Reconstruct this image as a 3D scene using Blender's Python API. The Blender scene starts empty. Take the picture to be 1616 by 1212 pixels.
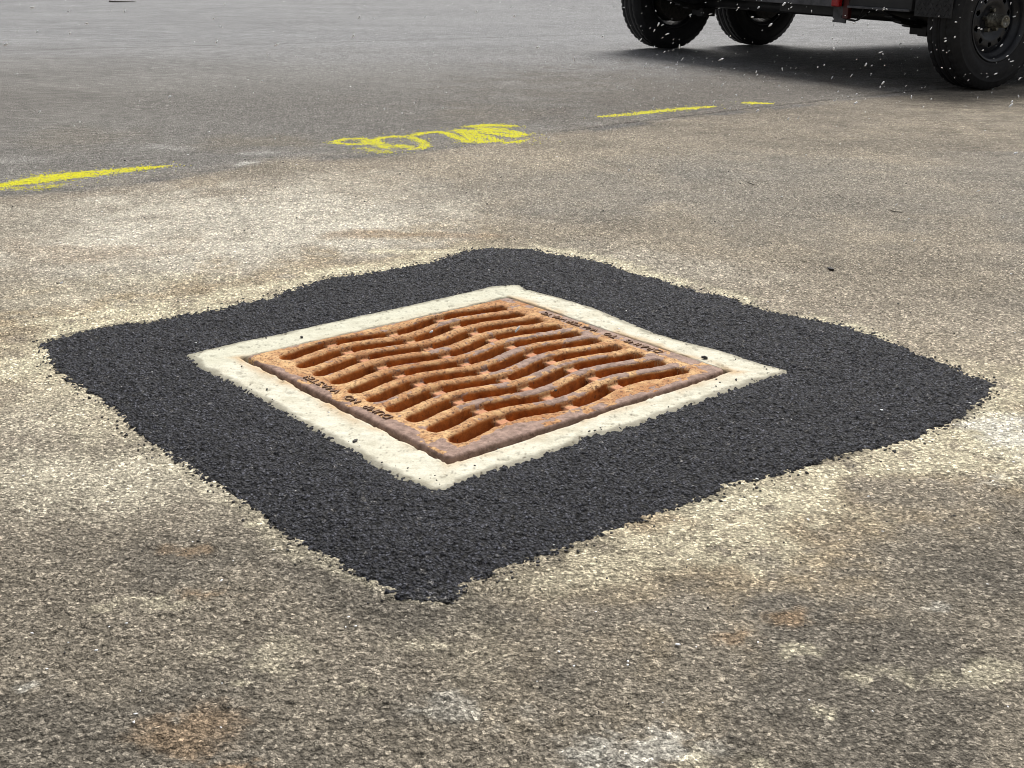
import bpy, bmesh, math, random
import numpy as np
from mathutils import Vector, Matrix

# ------------------------------------------------------------------ camera
sc = bpy.context.scene
CAM_H = 0.72; FPX = 1930.0; PITCH = 0.3487; ROLL = 0.0123
cam_d = bpy.data.cameras.new('camera')
cam_d.sensor_width = 36.0
cam_d.lens = 36.0*FPX/1616.0
cam_d.clip_start = 0.02; cam_d.clip_end = 1500
cam = bpy.data.objects.new('camera', cam_d)
sc.collection.objects.link(cam)
cr, sr = math.cos(ROLL), math.sin(ROLL)
R0 = Vector((1, 0, 0)); U0 = Vector((0, math.sin(PITCH), math.cos(PITCH)))
Rt = cr*R0 + sr*U0; Up = -sr*R0 + cr*U0
Bk = Vector((0, -math.cos(PITCH), math.sin(PITCH)))
M = Matrix((Rt, Up, Bk)).transposed().to_4x4()
M.translation = Vector((0, 0, CAM_H))
cam.matrix_world = M
sc.camera = cam

# ------------------------------------------------------------------ sky and sun
SUN_EL, SUN_AZ = math.radians(50), math.radians(14)      # azimuth clockwise from +y
world = bpy.data.worlds.new('World'); sc.world = world
world.use_nodes = True
wn, wl = world.node_tree.nodes, world.node_tree.links
bg = wn['Background']
sky = wn.new('ShaderNodeTexSky'); sky.sky_type = 'NISHITA'; sky.sun_disc = False
sky.sun_elevation = SUN_EL; sky.sun_rotation = SUN_AZ
sky.dust_density = 4.0; sky.air_density = 1.0; sky.ozone_density = 1.0
hs = wn.new('ShaderNodeHueSaturation'); hs.inputs['Saturation'].default_value = 0.22
wl.new(sky.outputs[0], hs.inputs['Color']); wl.new(hs.outputs[0], bg.inputs['Color'])
bg.inputs['Strength'].default_value = 0.075
sun_d = bpy.data.lights.new('sun', 'SUN'); sun_d.energy = 2.5; sun_d.angle = math.radians(36)
sun_d.color = (1.0, 0.96, 0.9)
sun = bpy.data.objects.new('sun', sun_d); sc.collection.objects.link(sun)
sd = Vector((math.sin(SUN_AZ)*math.cos(SUN_EL), math.cos(SUN_AZ)*math.cos(SUN_EL), math.sin(SUN_EL)))
sun.rotation_euler = sd.to_track_quat('Z', 'Y').to_euler()
sc.view_settings.view_transform = 'Standard'
sc.view_settings.look = 'None'
sc.view_settings.exposure = 0.68
sc.view_settings.gamma = 1.0
sc.cycles.filter_width = 1.0

rng = np.random.RandomState(7); random.seed(7)
COL = sc.collection

# ------------------------------------------------------------------ helpers
def px(u, v, z=0.0):
    """ground point seen at a pixel of the 1616 x 1212 photograph"""
    X = (u-808)/FPX; Y = (606-v)/FPX
    X, Y = cr*X - sr*Y, sr*X + cr*Y
    d = np.array([X, math.cos(PITCH)+Y*math.sin(PITCH), -math.sin(PITCH)+Y*math.cos(PITCH)])
    return (d*((z-CAM_H)/d[2]))[:2]

GC = np.array([-.0514, 2.092]); GYAW = .7142
gc_, gs_ = math.cos(GYAW), math.sin(GYAW)
def to_local(x, y):
    dx, dy = x-GC[0], y-GC[1]
    return gc_*dx+gs_*dy, -gs_*dx+gc_*dy
def to_world(x, y):
    return GC[0]+gc_*x-gs_*y, GC[1]+gs_*x+gc_*y

TAB = rng.rand(8, 512, 512)
def vnoise(x, y, s, k=0):
    x = np.asarray(x)/s + 91.3; y = np.asarray(y)/s + 37.7
    xi = np.floor(x).astype(int); yi = np.floor(y).astype(int)
    fx = x-xi; fy = y-yi
    fx = fx*fx*(3-2*fx); fy = fy*fy*(3-2*fy)
    T = TAB[k]
    a = T[xi & 511, yi & 511]; b = T[(xi+1) & 511, yi & 511]
    c = T[xi & 511, (yi+1) & 511]; d = T[(xi+1) & 511, (yi+1) & 511]
    return (a*(1-fx)+b*fx)*(1-fy)+(c*(1-fx)+d*fx)*fy
def fbm(x, y, s, k=0, o=4):
    r = 0; a = .5; t = 0
    for i in range(o):
        r = r + a*vnoise(x+1.7*i, y-2.3*i, s/2**i, (k+i) % 8); t += a; a *= .55
    return r/t
def cell(x, y, s, k=0):
    """distance to the nearest jittered point (0 centre .. ~1 edge) and a random per stone"""
    X = np.asarray(x)/s + 55.5; Y = np.asarray(y)/s + 77.7
    xi = np.floor(X).astype(int); yi = np.floor(Y).astype(int)
    best = np.full(X.shape, 9.0); rid = np.zeros(X.shape)
    for i in (-1, 0, 1):
        for j in (-1, 0, 1):
            cx = (xi+i) & 511; cy = (yi+j) & 511
            dx = xi+i+TAB[k][cx, cy]-X; dy = yi+j+TAB[(k+1) % 8][cx, cy]-Y
            d = dx*dx+dy*dy
            m = d < best
            best = np.where(m, d, best); rid = np.where(m, TAB[(k+2) % 8][cx, cy], rid)
    return np.sqrt(best), rid
def smooth(a, b, x):
    t = np.clip((x-a)/(b-a), 0, 1); return t*t*(3-2*t)
def polydist(P, poly):
    """signed distance, positive inside; P (n,2)"""
    n = len(poly); best = np.full(len(P), 1e9); inside = np.zeros(len(P), bool)
    for i in range(n):
        a = poly[i]; b = poly[(i+1) % n]
        e = b-a; w = P-a
        t = np.clip((w@e)/(e@e), 0, 1)
        d = w-np.outer(t, e)
        best = np.minimum(best, (d*d).sum(1))
        cond = ((a[1] > P[:, 1]) != (b[1] > P[:, 1]))
        with np.errstate(divide='ignore', invalid='ignore'):
            xs = (b[0]-a[0])*(P[:, 1]-a[1])/(b[1]-a[1]+1e-12)+a[0]
        inside ^= cond & (P[:, 0] < xs)
    return np.where(inside, 1, -1)*np.sqrt(best)

def mesh_np(name, V, F, smooth_=True, attrs=None):
    me = bpy.data.meshes.new(name)
    V = np.asarray(V, np.float32); F = np.asarray(F, np.int32); k = F.shape[1]
    me.vertices.add(len(V)); me.vertices.foreach_set('co', V.ravel())
    me.loops.add(F.size); me.loops.foreach_set('vertex_index', F.ravel())
    me.polygons.add(len(F))
    me.polygons.foreach_set('loop_start', np.arange(0, F.size, k, dtype=np.int32))
    me.polygons.foreach_set('use_smooth', np.full(len(F), smooth_))
    me.update(calc_edges=True)
    for an, (ty, data) in (attrs or {}).items():
        at = me.attributes.new(an, ty, 'POINT')
        if ty == 'FLOAT': at.data.foreach_set('value', np.asarray(data, np.float32).ravel())
        else: at.data.foreach_set('color', np.asarray(data, np.float32).ravel())
    return me
def link(name, me, mat=None, parent=None):
    o = bpy.data.objects.new(name, me); COL.objects.link(o)
    if mat is not None and me is not None:
        me.materials.clear(); me.materials.append(mat)
    if parent is not None: o.parent = parent
    return o
def tag(o, label, cat, group=None):
    o['label'] = label; o['category'] = cat
    if group: o['group'] = group
    return o
def empty(name, loc, rz=0, parent=None):
    o = bpy.data.objects.new(name, None); COL.objects.link(o)
    o.location = loc; o.rotation_euler = (0, 0, rz); o.empty_display_size = .1
    if parent is not None: o.parent = parent
    return o
def grid_faces(nx, ny):
    i = np.arange(nx*ny).reshape(nx, ny)
    return np.stack([i[:-1, :-1], i[1:, :-1], i[1:, 1:], i[:-1, 1:]], -1).reshape(-1, 4)
def compact(V, F, attrs):
    used = np.unique(F); m = np.zeros(len(V), int); m[used] = np.arange(len(used))
    return V[used], m[F], {k: (t, np.asarray(d)[used]) for k, (t, d) in attrs.items()}

class NT:
    def __init__(s, name):
        s.m = bpy.data.materials.new(name); s.m.use_nodes = True
        s.n = s.m.node_tree.nodes; s.l = s.m.node_tree.links
        s.b = s.n['Principled BSDF']
    def put(s, i, v):
        if isinstance(v, (int, float)): i.default_value = v
        elif isinstance(v, tuple):
            i.default_value = v if len(v) == len(i.default_value) else v+(1,)
        else: s.l.new(v, i)
    def attr(s, name):
        a = s.n.new('ShaderNodeAttribute'); a.attribute_name = name; return a
    def coord(s): return s.n.new('ShaderNodeTexCoord').outputs['Object']
    def noise(s, scale, detail=4, rough=.6, vec=None, dist=0):
        t = s.n.new('ShaderNodeTexNoise'); t.inputs['Scale'].default_value = scale
        t.inputs['Detail'].default_value = detail; t.inputs['Roughness'].default_value = rough
        t.inputs['Distortion'].default_value = dist
        if vec is None: vec = s.coord()
        s.l.new(vec, t.inputs['Vector']); return t.outputs['Fac']
    def voro(s, scale, feature='F1', out='Distance', vec=None):
        t = s.n.new('ShaderNodeTexVoronoi'); t.feature = feature; t.inputs['Scale'].default_value = scale
        if vec is None: vec = s.coord()
        s.l.new(vec, t.inputs['Vector']); return t.outputs[out]
    def ramp(s, f, *st):
        t = s.n.new('ShaderNodeValToRGB'); s.put(t.inputs[0], f)
        e = t.color_ramp.elements
        while len(e) < len(st): e.new(.5)
        for k, (p, c) in enumerate(st):
            e[k].position = p
            e[k].color = (c, c, c, 1) if isinstance(c, (int, float)) else c+(1,)
        return t.outputs[0]
    def mix(s, f, a, b, mode='MIX'):
        t = s.n.new('ShaderNodeMix'); t.data_type = 'RGBA'; t.blend_type = mode
        s.put(t.inputs[0], f); s.put(t.inputs[6], a); s.put(t.inputs[7], b); return t.outputs[2]
    def math(s, op, a, b=0.0):
        t = s.n.new('ShaderNodeMath'); t.operation = op; s.put(t.inputs[0], a); s.put(t.inputs[1], b); return t.outputs[0]
    def bump(s, h, strength=.5, dist=.001):
        t = s.n.new('ShaderNodeBump'); t.inputs['Strength'].default_value = strength
        t.inputs['Distance'].default_value = dist; s.put(t.inputs['Height'], h)
        s.l.new(t.outputs[0], s.b.inputs['Normal'])
    def col(s, c): s.put(s.b.inputs['Base Color'], c)
    def rough(s, r): s.put(s.b.inputs['Roughness'], r)
    def spec(s, v): s.b.inputs['Specular IOR Level'].default_value = v
    def sep_z(s, vec):
        t = s.n.new('ShaderNodeSeparateXYZ'); s.l.new(vec, t.inputs[0]); return t.outputs[2]

# ------------------------------------------------------------------ outlines on the ground
COLLAR_PX = [(300,560),(380,541),(434,530),(516,512),(570,500),(625,489),(707,471),(775,455),(805,452),(816,452),(828,458),
 (880,472),(938,489),(1027,526),(1080,541),(1131,554),(1205,577),(1237,585),(1210,594),(1176,603),(1115,625),(1057,645),(1018,660),(968,675),
 (914,687),(906,694),(849,715),(760,741),(718,757),(697,766),(686,767),(669,760),(639,750),(600,729),(557,703),(516,682),
 (448,643),(404,621),(380,606),(320,577)]
PATCH_PX = [(60,542),(72,536),(97,528),(144,518),(193,509),(237,507),(283,495),(342,488),(370,478),(422,471),(469,454),(520,437),
 (560,433),(600,427),(645,420),(680,411),(710,402),(740,395),(770,392),(800,393),(850,393),(880,400),(930,408),(975,422),(1005,432),(1040,440),(1070,450),(1100,459),
 (1150,468),(1199,486),(1249,497),(1298,504),(1348,514),(1381,525),(1417,542),(1450,558),(1503,575),(1529,588),(1577,603),
 (1572,620),(1539,646),(1496,671),(1447,694),(1407,707),(1351,715),(1305,725),(1249,743),(1199,757),(1150,765),(1117,783),(1060,803),
 (1000,825),(947,848),(888,866),(817,890),(761,911),(742,916),(737,931),(709,947),(664,944),(623,937),(586,918),(571,906),
 (545,900),(519,879),(477,860),(423,823),(372,782),(321,755),(275,722),(235,700),(206,676),(178,646),(153,628),(134,612),(104,600),
 (82,581),(66,561)]
COLLAR = np.array([px(*p, z=-.004) for p in COLLAR_PX])
PATCH = np.array([px(*p) for p in PATCH_PX])

def road_low(x, y):
    return .010*(vnoise(x, y, 1.1, 3)-.5) + .004*(vnoise(x, y, .33, 4)-.5) - .003

# ------------------------------------------------------------------ road
def graded(lo, hi, step, out, g):
    a = list(np.arange(lo, hi, step)); s = step
    while a[-1] < out[1]: s *= g; a.append(a[-1]+s)
    s = step
    while a[0] > out[0]: s *= g; a.insert(0, a[0]-s)
    return np.array(a)
xs = graded(-1.15, 1.25, .0034, (-300, 300), 1.045)
ys = [.75]; 
while ys[-1] < 12: ys.append(ys[-1]+max(.0028, .0027*ys[-1]))
s = ys[-1]-ys[-2]
while ys[-1] < 400: s *= 1.06; ys.append(ys[-1]+s)
s = .004
while ys[0] > -60: s *= 1.12; ys.insert(0, ys[0]-s)
ys = np.array(ys)
X, Y = np.meshgrid(xs, ys, indexing='ij'); X = X.ravel(); Y = Y.ravel()
P = np.stack([X, Y], 1)
near = (np.abs(X) < 2.6) & (Y > .2) & (Y < 4.6)
dP = np.full(len(X), -9.0); dP[near] = polydist(P[near], PATCH)
lx, ly = to_local(X, Y)
det = smooth(20, 7, Y)*smooth(.3, .7, Y)*smooth(8, 4, np.abs(X))
c1, r1 = cell(X, Y, .0115, 0); c2, r2 = cell(X, Y, .0062, 3)
pits = smooth(.62, .8, fbm(X, Y, .05, 2, 3))
wear = smooth(.35, .65, fbm(X, Y, .5, 5, 3))
agg = (.0036*(1-np.clip(c1, 0, 1)**1.5)*(r1*.9+.2) + .0022*(1-np.clip(c2, 0, 1)**1.3) - .0028)*(.5+.75*wear)
Z = road_low(X, Y) + det*(agg - .0022*pits)
Z -= .02*smooth(.012, .035, dP)

# colours of the road: real dirt, cement dust and worn binder, plus a painted sheen far off
def blob(u, v, ru, rv, amp=1.0, k=0, edge=.6):
    """stain on the ground with a ragged edge; radii in metres across / along the view"""
    c = px(u, v)
    q = np.sqrt(((X-c[0])/ru)**2 + ((Y-c[1])/rv)**2)
    out = np.zeros(len(X)); m = q < 2.2
    if m.any():
        xm, ym = X[m], Y[m]; sc0 = min(max(ru, rv)*.9, .12)
        nz = fbm(xm, ym, sc0, k, 5)-.5; nf = fbm(xm, ym, .016, (k+3) % 8, 3)
        qq = q[m] + edge*2.4*nz
        out[m] = amp*smooth(1.25, .25, qq)*(smooth(.30, .62, nf + .25*smooth(.9, .2, qq)) if ru < .25 else 1.0)
    return out
n1 = fbm(X, Y, .9, 1, 5); n2 = fbm(X, Y, .22, 4, 5); n3 = fbm(X, Y, .045, 6, 3)
# paving seam that the yellow paint follows
SE = np.array([px(-400, 345), px(0, 297), px(200, 283), px(430, 250), px(620, 236), px(850, 209), px(1100, 180), px(1400, 146), px(1616, 128), px(2400, 60)])
seam_y = np.interp(X, SE[:, 0], SE[:, 1]) + .03*(fbm(X, Y, .3, 2, 3)-.5)
sdist = Y-seam_y
far = smooth(-.15, .12, sdist)
colA = np.array([.215, .185, .145]); colB = np.array([.150, .140, .128])
def C(*c): return np.array(c)[None, :]
col = C(*colA)*(.78+.44*n1)[:, None]
def over(col, m, c): m = np.clip(m, 0, 1)[:, None]; return col*(1-m)+C(*c)*m
# general tint variation
col = over(col, .5*smooth(.45, .75, n2), (.26, .22, .165))
col = over(col, .45*smooth(.5, .8, fbm(X, Y, .35, 7, 4)), (.12, .105, .085))
# brown damp-looking foreground
fg = smooth(1.55, 1.1, Y+.35*(n1-.5)*2)
col = over(col, .55*fg, (.125, .108, .085))
col = over(col, .6*fg*smooth(.48, .66, n2), (.080, .072, .062))
# right hand grey area
rg = smooth(.95, 1.7, X-.15*(Y-2.5)+.5*(n1-.5))*(Y < 4.6)
col = over(col, .5*rg, (.155, .148, .138))
# light beige sweep behind the patch, left
for (u, v, ru, rv, a, k) in [(420,345,.55,.45,.75,0),(560,310,.5,.5,.35,3),(250,400,.5,.3,.65,1),(120,350,.4,.5,.4,5),(600,370,.3,.22,.6,2),(1000,420,.35,.25,.3,3)]:
    col = over(col, blob(u, v, ru, rv, a, k), (.36, .33, .275))
for (u, v, ru, rv, a, k) in [(120,460,.3,.2,.5,4),(60,640,.16,.2,.5,2),(80,760,.22,.16,.6,5),(250,745,.24,.13,.5,6)]:
    col = over(col, blob(u, v, ru, rv, a, k), (.34, .305, .235))
for (u, v, ru, rv, a, k) in [(900,300,.6,.5,.4,1),(1300,300,.9,.7,.45,2),(1180,260,.5,.4,.4,4)]:
    col = over(col, blob(u, v, ru, rv, a, k), (.152, .141, .124))
col = over(col, far, tuple(colB))
col = over(col, far*.6*smooth(.4, .7, fbm(X, Y, .8, 2, 4)), (.185, .175, .16))
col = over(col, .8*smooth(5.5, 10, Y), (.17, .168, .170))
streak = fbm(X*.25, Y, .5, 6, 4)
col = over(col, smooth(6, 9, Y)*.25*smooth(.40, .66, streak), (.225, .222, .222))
# brownish, darker ground near the trailer
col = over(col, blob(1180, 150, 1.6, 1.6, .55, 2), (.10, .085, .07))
# dark tar along the seam
col = over(col, .6*np.exp(-((sdist+.07)/.07)**2)*smooth(.3, .6, fbm(X, Y, .25, 3, 4)), (.085, .085, .09))
crack = np.exp(-((sdist)/.012)**2)*smooth(.0, .3, X)
col = over(col, .8*crack, (.035, .03, .028))
Z -= .006*crack*(Y < 14)
for (u, v, ru, rv, a, k) in [(410,222,.25,.22,.5,2),(130,215,.3,.3,.3,5),(760,180,.3,.4,.3,1)]:
    col = over(col, blob(u, v, ru, rv, a, k), (.165, .14, .105))
for (u, v, ru, rv, a, k) in [(262,230,.14,.10,.6,4),(400,240,.10,.06,.5,3),(385,256,.06,.05,.8,5),(30,250,.15,.08,.4,2)]:
    col = over(col, blob(u, v, ru, rv, a, k), (.30, .29, .265))
J2 = np.array([px(-500, 90), px(0, 79), px(600, 64), px(960, 53), px(1300, 44)])
jy = np.interp(X, J2[:, 0], J2[:, 1]) + .02*(fbm(X, Y, .6, 2, 3)-.5)
col = over(col, .45*np.exp(-((Y-jy)/.03)**2), (.075, .072, .07))
col = np.minimum(col*1.62, .6)*np.array([[.955, .975, .985]])*(1-.14*smooth(-.1, .5, sdist)*smooth(9, 5, Y))[:, None]*(1+.12*smooth(5, 10, Y)[:, None]*np.array([[.9, 1.0, 1.15]]))  # far end lightened and tinted bluish: grazing sheen put into the colour
# cement slurry halo round the patch
dout = -dP
ang = np.arctan2(ly, lx)                     # local direction from the grate
def sector(a0, w): 
    d = np.abs((ang-a0+math.pi) % (2*math.pi)-math.pi); return smooth(w, w*.5, d)
hn = fbm(X, Y, .11, 5, 5); hn2 = fbm(X, Y, .03, 1, 3)
def halo(width, s, a):
    m = smooth(width, width*.25, dout+width*1.2*(hn-.5)*2)
    return a*s*m*smooth(.22, .5, hn2*.5+hn*.5)
cream = (.58, .53, .39); white = (.66, .64, .57)
tl = sector(math.radians(100), 1.15)         # far left side
tr = sector(math.radians(8), .95)            # far right side
br = sector(math.radians(-82), .95)          # near right side
bl = sector(math.radians(-172), .95)
H = np.maximum.reduce([halo(.13, tl, .95), halo(.06, tr, .95), halo(.16, br, .85), halo(.10, sector(math.radians(150), .6), .45), halo(.03, bl, .4)])
H[~near] = 0
col = over(col, np.clip(np.maximum(.60*halo(.32, np.maximum(tl, br), 1)*near, 0), 0, 1), (.42, .335, .215))
col = over(col, H*.95, cream)
for (u, v, ru, rv, a, k) in [(250,495,.24,.05,.95,1),(40,575,.06,.07,.9,1),(1560,690,.16,.12,.85,2),(1400,745,.16,.07,.6,7),(1620,700,.16,.1,.7,4),(1185,800,.13,.045,.95,3),(560,430,.2,.035,.7,6),(700,398,.14,.03,.8,5),(880,398,.12,.02,.7,2),
                             (1340,1060,.055,.028,.9,5),(1555,1055,.05,.024,.9,6),(1255,1022,.022,.016,.9,7),(1045,1180,.07,.035,.8,0),(1120,1200,.04,.02,.9,1),(1305,1118,.018,.012,.9,2),
                             (255,945,.03,.02,.75,3),(40,1065,.03,.02,.8,4),(380,1070,.02,.009,1,5),(545,1080,.025,.016,.7,6),(420,1020,.05,.03,.5,7),(160,950,.03,.02,.5,1),(880,910,.07,.03,.6,1),(640,1005,.04,.02,.5,2),
                             (410,820,.025,.014,.7,2),(600,860,.03,.02,.4,3),(740,1110,.05,.025,.5,0),(1490,955,.02,.012,.5,4),(1210,880,.03,.02,.4,5),(330,440,.16,.05,.3,2)]:
    col = over(col, blob(u, v, ru, rv, a*(.62 if v > 850 else 1), k, 1.25), cream if (k % 4) else white)
for (u, v, ru, rv, a, k) in [(300,860,.03,.02,.5,3),(290,1150,.06,.05,.5,2),(1250,970,.03,.022,.6,1),(1165,1000,.035,.025,.5,4),(660,370,.25,.05,.5,0),(380,1205,.03,.015,.7,5),(1010,815,.1,.04,.45,6),(130,395,.25,.12,.3,3),(330,930,.03,.02,.5,7)]:
    col = over(col, blob(u, v, ru, rv, a, k, .9), (.30, .20, .115))
col = over(col, .5*(1-bl)*smooth(.02, .0, dout+.02*(hn2-.5))*smooth(.5, .7, fbm(X, Y, .2, 2, 3)), (.05, .042, .035))  # black crumbs rubbed in
# stones show individually
st = .72+.56*r1; st2 = .8+.4*r2
k = (.5+.5*smooth(0, 1, det))
col = col*(1+(st*st2-1)*.55*det*(1-.6*np.clip(H, 0, 1)))[:, None]
col *= (.86+.28*n3)[:, None]
lum = col.mean(1)
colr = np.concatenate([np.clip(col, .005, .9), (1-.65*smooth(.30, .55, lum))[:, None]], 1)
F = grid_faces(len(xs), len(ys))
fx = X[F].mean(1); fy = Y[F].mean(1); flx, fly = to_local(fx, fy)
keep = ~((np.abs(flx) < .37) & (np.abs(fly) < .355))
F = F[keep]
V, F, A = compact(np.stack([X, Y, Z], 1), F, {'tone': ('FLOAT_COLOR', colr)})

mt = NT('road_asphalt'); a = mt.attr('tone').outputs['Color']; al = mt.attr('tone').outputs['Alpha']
wv = mt.n.new('ShaderNodeVectorMath'); wv.operation = 'MULTIPLY_ADD'
nz = mt.n.new('ShaderNodeTexNoise'); nz.inputs['Scale'].default_value = 90; mt.l.new(mt.coord(), nz.inputs['Vector'])
mt.l.new(nz.outputs['Color'], wv.inputs[0]); wv.inputs[1].default_value = (.003, .003, .003); mt.l.new(mt.coord(), wv.inputs[2])
wvo = wv.outputs[0]
v1 = mt.voro(190, vec=wvo); v2 = mt.voro(390, vec=wvo)
fine = mt.ramp(mt.noise(700, 4, .85), (.3, .42), (.5, 1.0), (.7, 1.7))
spk2 = mt.ramp(mt.sep_z(mt.voro(240, out='Color', vec=wvo)), (0, .5), (.5, .9), (.80, 1.2), (.95, 2.2))
gap = mt.ramp(v1, (.15, 1.10), (.45, .96), (.75, .50))
gap2 = mt.ramp(v2, (.2, 1.12), (.55, .9), (.8, .55))
c = mt.mix(1.0, a, fine, 'MULTIPLY'); c = mt.mix(.8, c, spk2, 'MULTIPLY')
c = mt.mix(mt.math('MULTIPLY', al, .75), c, gap, 'MULTIPLY'); c = mt.mix(mt.math('MULTIPLY', al, .8), c, gap2, 'MULTIPLY')
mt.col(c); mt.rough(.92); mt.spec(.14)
hh = mt.math('ADD', mt.math('MULTIPLY', v1, -1.5), mt.math('ADD', mt.math('MULTIPLY', v2, -.7), mt.math('MULTIPLY', mt.noise(500, 4, .75), .5)))
mt.bump(hh, .7, .0034)
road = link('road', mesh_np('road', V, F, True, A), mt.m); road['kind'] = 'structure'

# ------------------------------------------------------------------ black patch of fresh asphalt
g = np.arange(-1.02, 1.02, .0034)
PX, PY = np.meshgrid(g, g, indexing='ij'); PX = PX.ravel(); PY = PY.ravel()
wx, wy = to_world(PX, PY)
dp = polydist(np.stack([wx, wy], 1), PATCH); dc = -polydist(np.stack([wx, wy], 1), COLLAR)
c1, r1 = cell(wx, wy, .0072, 2); c2, r2 = cell(wx, wy, .0050, 5)
rag = .009*(fbm(wx, wy, .04, 3, 3)-.5)*2 + .0025*(r1-.5)*2
rag2 = .0018*(fbm(wx, wy, .05, 1, 3)-.5)*2 + .0022*(r1-.5)
top = road_low(wx, wy)*smooth(.10, .0, dp) + .004*(vnoise(wx, wy, .12, 6)-.5) + .002*np.exp(-((dp-.06)/.05)**2) - .001
bumps = .0058*(1-np.clip(c1, 0, 1)**1.5)*(.25+.85*r1) + .0030*(1-np.clip(c2, 0, 1)) - .0045
near_c = smooth(.05, .005, dc)
z = top*(1-near_c) + near_c*(-.0068 + .0022*(PX+PY)/.62) + bumps + .0015
z -= .03*smooth(.008, -.012, dp+rag)
z -= .03*smooth(.004, -.008, dc+rag2)
ok = (dp > -.02) & (dc > -.02)
F = grid_faces(len(g), len(g)); F = F[ok[F].all(1)]
tone = .78+.5*r1*(.8+.4*r2) + .35*(fbm(wx, wy, .3, 2, 4)-.5)
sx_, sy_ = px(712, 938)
glint_scuff = np.maximum((r2 > .965)*(r1 > .4)*.9, (r2 > .45)*smooth(.045, .01, np.hypot((wx-sx_)/1.3, (wy-sy_)/.6)))  # stray stones get a painted glint, the near corner a whitish scuff
tone = tone*(.55+.9*fbm(wx, wy, .18, 6, 4))
V, F, A = compact(np.stack([wx, wy, z], 1), F, {'tone': ('FLOAT', tone), 'glint_scuff': ('FLOAT', glint_scuff)})
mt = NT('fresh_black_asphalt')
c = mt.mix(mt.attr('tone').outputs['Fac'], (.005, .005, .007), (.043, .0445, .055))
c = mt.mix(mt.attr('glint_scuff').outputs['Fac'], c, (.13, .125, .12))
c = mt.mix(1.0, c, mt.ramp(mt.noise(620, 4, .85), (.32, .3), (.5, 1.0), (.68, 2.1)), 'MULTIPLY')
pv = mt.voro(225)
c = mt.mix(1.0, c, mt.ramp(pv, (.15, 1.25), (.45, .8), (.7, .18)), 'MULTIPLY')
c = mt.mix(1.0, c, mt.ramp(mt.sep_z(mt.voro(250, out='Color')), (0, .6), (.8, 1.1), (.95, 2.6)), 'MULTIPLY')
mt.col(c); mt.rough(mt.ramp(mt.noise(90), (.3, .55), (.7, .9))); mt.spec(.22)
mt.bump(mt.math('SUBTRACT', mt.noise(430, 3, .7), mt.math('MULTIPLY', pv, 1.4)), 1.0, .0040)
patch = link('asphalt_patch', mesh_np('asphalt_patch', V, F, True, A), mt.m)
tag(patch, 'ragged square patch of fresh black asphalt around the concrete collar', 'asphalt patch')

# ------------------------------------------------------------------ concrete collar
GX, GY = .3165, .3025
g = np.arange(-.56, .56, .0035)
PX, PY = np.meshgrid(g, g, indexing='ij'); PX = PX.ravel(); PY = PY.ravel()
wx, wy = to_world(PX, PY)
dc = polydist(np.stack([wx, wy], 1), COLLAR)
q = np.maximum(np.abs(PX)-GX, np.abs(PY)-GY)               # distance outside the grate
z = -.0038 + .0022*(PX+PY)/.62 + .0016*(fbm(wx, wy, .05, 2, 4)-.5)*2 + .0006*(fbm(wx, wy, .012, 5, 2)-.5)*2
pit = smooth(.70, .80, fbm(wx, wy, .014, 6, 3)); z -= .0015*pit
lip = .0045+.003*(fbm(wx, wy, .025, 1, 3)-.5)*2
z -= .026*smooth(lip+.002, lip-.004, q)
z -= .006*smooth(.0, -.02, dc)
ok = (q > -.012) & (dc > -.035)
F = grid_faces(len(g), len(g)); F = F[ok[F].all(1)]
# stains: rust wash close to the frame, asphalt scuffs at the outside, specks; shade of the gap put into the colour
rn = fbm(wx, wy, .09, 3, 4)
rust = smooth(.035, .004, q+.03*(rn-.5)*2)*smooth(.25, .55, rn)
side = smooth(-.30, -.33, PX)*smooth(-.3, .0, PY)*1.0 + smooth(.30, .33, PX)*.9 + .25 + .5*smooth(-.28,-.32,PY)
edge = smooth(.010, .0, dc+.008*(fbm(wx, wy, .02, 4, 3)-.5)*2)
spec_ = (fbm(wx, wy, .006, 0, 2) > .80)*1.0
back = smooth(.26, .32, PY)
V, F, A = compact(np.stack([wx, wy, z], 1), F, {'rust': ('FLOAT', np.clip(rust*side, 0, 1)), 'scuff_shade': ('FLOAT', np.clip(edge*.55+spec_*.5+pit*.35+.9*smooth(lip+.002, lip-.001, q), 0, 1)), 'green': ('FLOAT', back)})
mt = NT('pale_concrete')
c = mt.ramp(mt.noise(26, 5, .65), (.3, (.52, .495, .39)), (.6, (.68, .66, .55)))
c = mt.mix(mt.math('MULTIPLY', mt.attr('green').outputs['Fac'], .6), c, (.56, .56, .45))
c = mt.mix(mt.math('MULTIPLY', mt.attr('rust').outputs['Fac'], .75), c, (.50, .33, .17))
mp = mt.n.new('ShaderNodeMapping'); mp.inputs['Rotation'].default_value = (0, 0, -GYAW); mp.inputs['Scale'].default_value = (1, 9, 1); mt.l.new(mt.coord(), mp.inputs['Vector'])
c = mt.mix(mt.ramp(mt.noise(28, 4, .7, vec=mp.outputs[0]), (.50, 0.0), (.66, .35)), c, (.40, .36, .26))
c = mt.mix(mt.ramp(mt.noise(150, 3, .7), (.62, 0.0), (.70, .6)), c, (.22, .18, .11))
c = mt.mix(mt.attr('scuff_shade').outputs['Fac'], c, (.10, .085, .06))
c = mt.mix(1.0, c, mt.ramp(mt.noise(300, 3, .8), (.25, .72), (.5, 1.0), (.75, 1.12)), 'MULTIPLY')
mt.col(c); mt.rough(.92); mt.spec(.2)
mt.bump(mt.noise(260, 5, .75), .5, .0015)
collar = link('concrete_collar', mesh_np('concrete_collar', V, F, True, A), mt.m)
tag(collar, 'square off-white concrete collar framing the rusty drain grate', 'concrete collar')

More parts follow.
